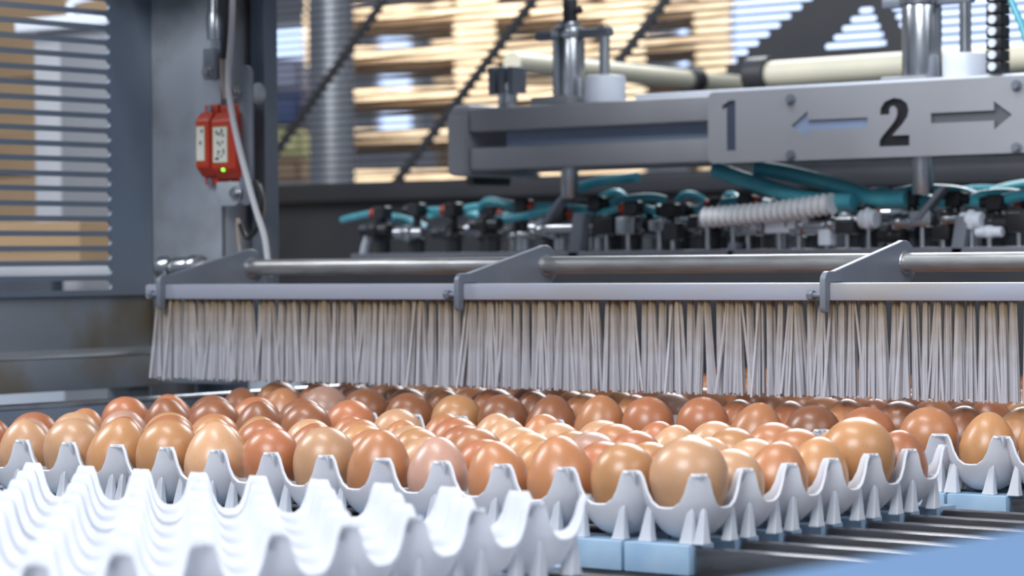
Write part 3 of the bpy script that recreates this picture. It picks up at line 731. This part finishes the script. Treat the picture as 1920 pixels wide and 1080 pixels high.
a = onv(698, 432, 21.4)
Mb().tube(smooth_path([(a[0]+.25, 21.4, a[2]-.1), (a[0], 21.4, a[2]), (a[0]-.22, 21.4, a[2]-.35), (a[0]-.3, 21.4, zb-.1)], 5), .09, 8).part('end_clip', m_white, ta)

# cream frame tubes behind the arm
for x0, y0, v0, x1, y1, v1, r, lab, cx, cy in ((960, 116, 27, 1400, 160, 39.7, .27, 'cream tube running away from the guide post toward the rear guard', 1296, 148), (1412, 142, 30, 2420, 75, 30, .33, 'cream cross tube behind the number plate', 1420, 141)):
    a, b_ = onv(x0, y0, v0), onv(x1, y1, v1)
    ct = empty('frame_tube', tuple(a), lab, 'tube')
    Mb().tube([a, b_], r, 14).part('tube', m_cream, ct)
    t = .74 if cx < 1400 else .015; c = a+(b_-a)*t; d = (b_-a)/np.linalg.norm(b_-a)*.3
    Mb().cyl(tuple(c-d), tuple(c+d), r*1.4, 12).box((c[0]-.2, c[1]-.2, c[2]-.9), (c[0]+.2, c[1]+.2, c[2])).part('clamp', m_dark, ct, bevel=.03)
    if cx > 1400: Mb().box((b_[0]-.4, 29.6, ZF), (b_[0]+.4, 30.4, b_[2]+.4)).part('post', m_frame, ct)

# ------------------------------------------------------------------ rear slotted guard
VG = 40.
def gz(x, y): q = onv(x, y, VG); return (q[0], q[2])
webs = [((722, 0), (520, 285), .16), ((1003, 0), (740, 348), .16), ((1250, 0), (985, 348), .16), ((1555, -12), (1370, 142), .42), ((1632, -40), (1702, 130), .30)]
webs = [(gz(*a), gz(*b), h) for a, b, h in webs]
def web_u(w, z): (u0, z0), (u1, z1), h = w; return u0+(u1-u0)*(z-z0)/(z1-z0)
tri = (gz(1540, 95), gz(1628, 2), 0)
uL, uR = gz(490, 200)[0], 4.
zbot = gz(690, 345)[1]
holes = []; pitch = .24
for k in range(36):
    z = zbot+.16+k*pitch
    if z > 13.2: break
    us = [web_u(w, z) for w in webs]; t = web_u(tri, z)
    cuts = [(us[0]-webs[0][2], us[0]+webs[0][2]), (us[1]-.16, us[1]+.16), (us[2]-.16, us[2]+.16)]
    zs3 = min(webs[3][0][1], webs[3][1][1])
    lo3 = us[3]-.42
    r4 = us[4]-.30
    rng = [(uL+.3, cuts[0][0]), (cuts[0][1], cuts[1][0]), (cuts[1][1], cuts[2][0])]
    if z > zs3: rng.append((cuts[2][1], lo3))
    else: rng.append((cuts[2][1], min(web_u(webs[3], zs3), uR)))
    if z > tri[0][1]:
        rng += [(t, r4)]
    rng += [(us[4]+.30, uR-.5)] if z > gz(1690, 112)[1] else []
    for x0, x1 in rng:
        x0 = max(x0, uL+.3)
        if x1-x0 > .3: holes.append(slot(x0, x1, z, .150))
gd = empty('rear_guard', (-30, VG, -2), 'dark slotted sheet metal guard with diagonal webs behind the transfer arm', 'guard')
sheet([(uL, -6), (uR, -6), (uR, 13.6), (uL, 13.6)], holes, .06, lambda x, y, d: (x, VG+d, y)).part('slotted_sheet', m_dark, gd)
Mb().box((uL, VG-.6, zbot-.55), (uR, VG-.03, zbot-.02)).part('cross_beam', m_dark, gd, bevel=.05)
for w in webs[:3]:
    (u0, z0), (u1, z1), h = w
    d = Vector((u1-u0, 0, z1-z0)).normalized(); n = Vector((d.z, 0, -d.x))*.13
    p, q = Vector((u0, 0, z0)), Vector((u1, 0, z1))
    Mb().prism([(p+n), (p-n), (q-n), (q+n)], lambda a: (a.x, VG-.12, a.z), lambda a: (a.x, VG-.035, a.z)).part('web', m_dark, gd)
for u_ in (uL+.5, uR-.5):
    Mb().box((u_-.5, VG-.3, ZF), (u_+.5, VG+.5, -5.9)).part('leg', m_dark, gd)

# ------------------------------------------------------------------ hall behind the guard
p = ondep(622, 200, 118)
pc = empty('steel_column', (p[0], p[1], ZF), 'round zinc-grey steel column standing behind the rear guard', 'column')
Mb().cyl((p[0], p[1], ZF), (p[0], p[1], 40), 1.0, 32).part('shaft', m_zinc, pc)
Mb().box((p[0]-1.6, p[1]-1.6, ZF), (p[0]+1.6, p[1]+1.6, ZF+.4)).part('base_plate', m_zinc, pc)
# pallets
def pallet_parts():
    L_, D_ = 1.2/PT/2, .8/PT/2; c = .022/PT; bh = .078/PT; bw = .145/PT/2
    P_ = []
    for y in (-D_+bw*.7, 0, D_-bw*.7): P_.append(('bottom_board', m_wood, ((-L_, y-bw*.7, 0), (L_, y+bw*.7, c))))
    for x in (-L_+bw, 0, L_-bw):
        for y in (-D_+bw*.7, 0, D_-bw*.7): P_.append(('block', m_wood2, ((x-bw, y-bw*.7, c), (x+bw, y+bw*.7, c+bh))))
        P_.append(('stringer_board', m_wood, ((x-bw, -D_, c+bh), (x+bw, D_, 2*c+bh))))
    for k in range(5):
        y = -D_+bw*.7+(2*D_-bw*1.4)*k/4; P_.append(('deck_board', m_wood, ((-L_, y-bw*.7, 2*c+bh), (L_, y+bw*.7, 3*c+bh))))
    return [(n, Mb().box(*bx).mesh(n, mt, bevel=.08, seg=1)) for n, mt, bx in P_], (3*c+bh)*PT
pp, ph = pallet_parts()
ORD = 'first second third fourth fifth sixth seventh eighth ninth tenth eleventh twelfth thirteenth fourteenth fifteenth'.split()
def stack(x, dep, n, rot, lab):
    q = ondep(x, 300, dep)
    for k in range(n):
        o = bpy.data.objects.new('pallet', None); col.objects.link(o); o.location = W(q[0], q[1], ZF)+Vector((random.uniform(-.012, .012), random.uniform(-.012, .012), ph*k))
        o.rotation_euler.z = YAW+rot+random.uniform(-.012, .012); o.empty_display_size = .05
        tag(o, ('topmost' if k == n-1 else ORD[k])+' wooden pallet from the floor in the '+lab if k < n-1 else 'topmost wooden pallet in the '+lab, 'pallet', 'pallets in the '+lab)
        for nme, me in pp:
            c = bpy.data.objects.new(nme, me); col.objects.link(c); c.parent = o
stack(890, 182, 16, .03, 'stack just right of the zinc column')
stack(1095, 207, 16, -.02, 'farther stack behind the first')
# crates left of the column
def crate(x0, x1, y0, y1, dep, mt, label):
    a, b_ = ondep(x0, y0, dep), ondep(x1, y1, dep)
    w = float(np.linalg.norm(a[:2]-b_[:2])); h = a[2]-b_[2]
    o = bpy.data.objects.new('storage_crate', None); col.objects.link(o); o.location = W((a[0]+b_[0])/2, (a[1]+b_[1])/2, b_[2]); o.rotation_euler.z = YAW; ORG[o.name] = (0, 0, 0)
    tag(o, label, 'crate')
    t = .25
    Mb().box((-w/2, -3, 0), (w/2, 3, .3)).box((-w/2, -3, 0), (w/2, -3+t, h*.96)).box((-w/2, 3-t, 0), (w/2, 3, h*.96)).box((-w/2, -3, 0), (-w/2+t, 3, h*.96)).box((w/2-t, -3, 0), (w/2, 3, h*.96)).part('body', mt, o, bevel=.05)
    Mb().box((-w/2-.15, -3.15, h*.86), (w/2+.15, -2.95, h*.96)).part('rim', mt, o)
    return o
crate(440, 572, 300, 345, 126, mat('brown_crate', (.34, .22, .13), .6), 'brown crate at the foot of the crate stack left of the zinc column')
crate(440, 572, 242, 299, 126, mat('yellow_crate', (.62, .60, .28), .5), 'pale yellow crate in the stack left of the zinc column')
crate(440, 572, 180, 241, 126, mat('blue_crate', (.03, .07, .22), .5), 'dark blue crate in the stack left of the zinc column')
crate(440, 572, 118, 179, 126, mat('lilac_crate', (.35, .37, .52), .5), 'lilac-grey crate on top of the stack left of the zinc column')
a = ondep(506, 346, 126)
tb_ = empty('stack_table', (a[0], a[1], ZF), 'plain table under the coloured crates behind the guard', 'table'); tb_.rotation_euler.z = YAW
for nm, bx in (('table_top', ((-4, -3.5, 0), (4, 3.5, .6))),):
    o = bpy.data.objects.new(nm, Mb().box(*bx).mesh(nm, m_cab)); col.objects.link(o); o.parent = tb_; o.location.z = (a[2]-.62-ZF)*PT
lm = Mb().box((-.3, -.3, ZF), (.3, .3, a[2]-.62)).mesh('leg', m_frame, (0, 0, ZF))
for x in (-3.5, 3.5):
    for y in (-3, 3):
        o = bpy.data.objects.new('leg', lm); col.objects.link(o); o.parent = tb_; o.location = (x*PT, y*PT, 0)
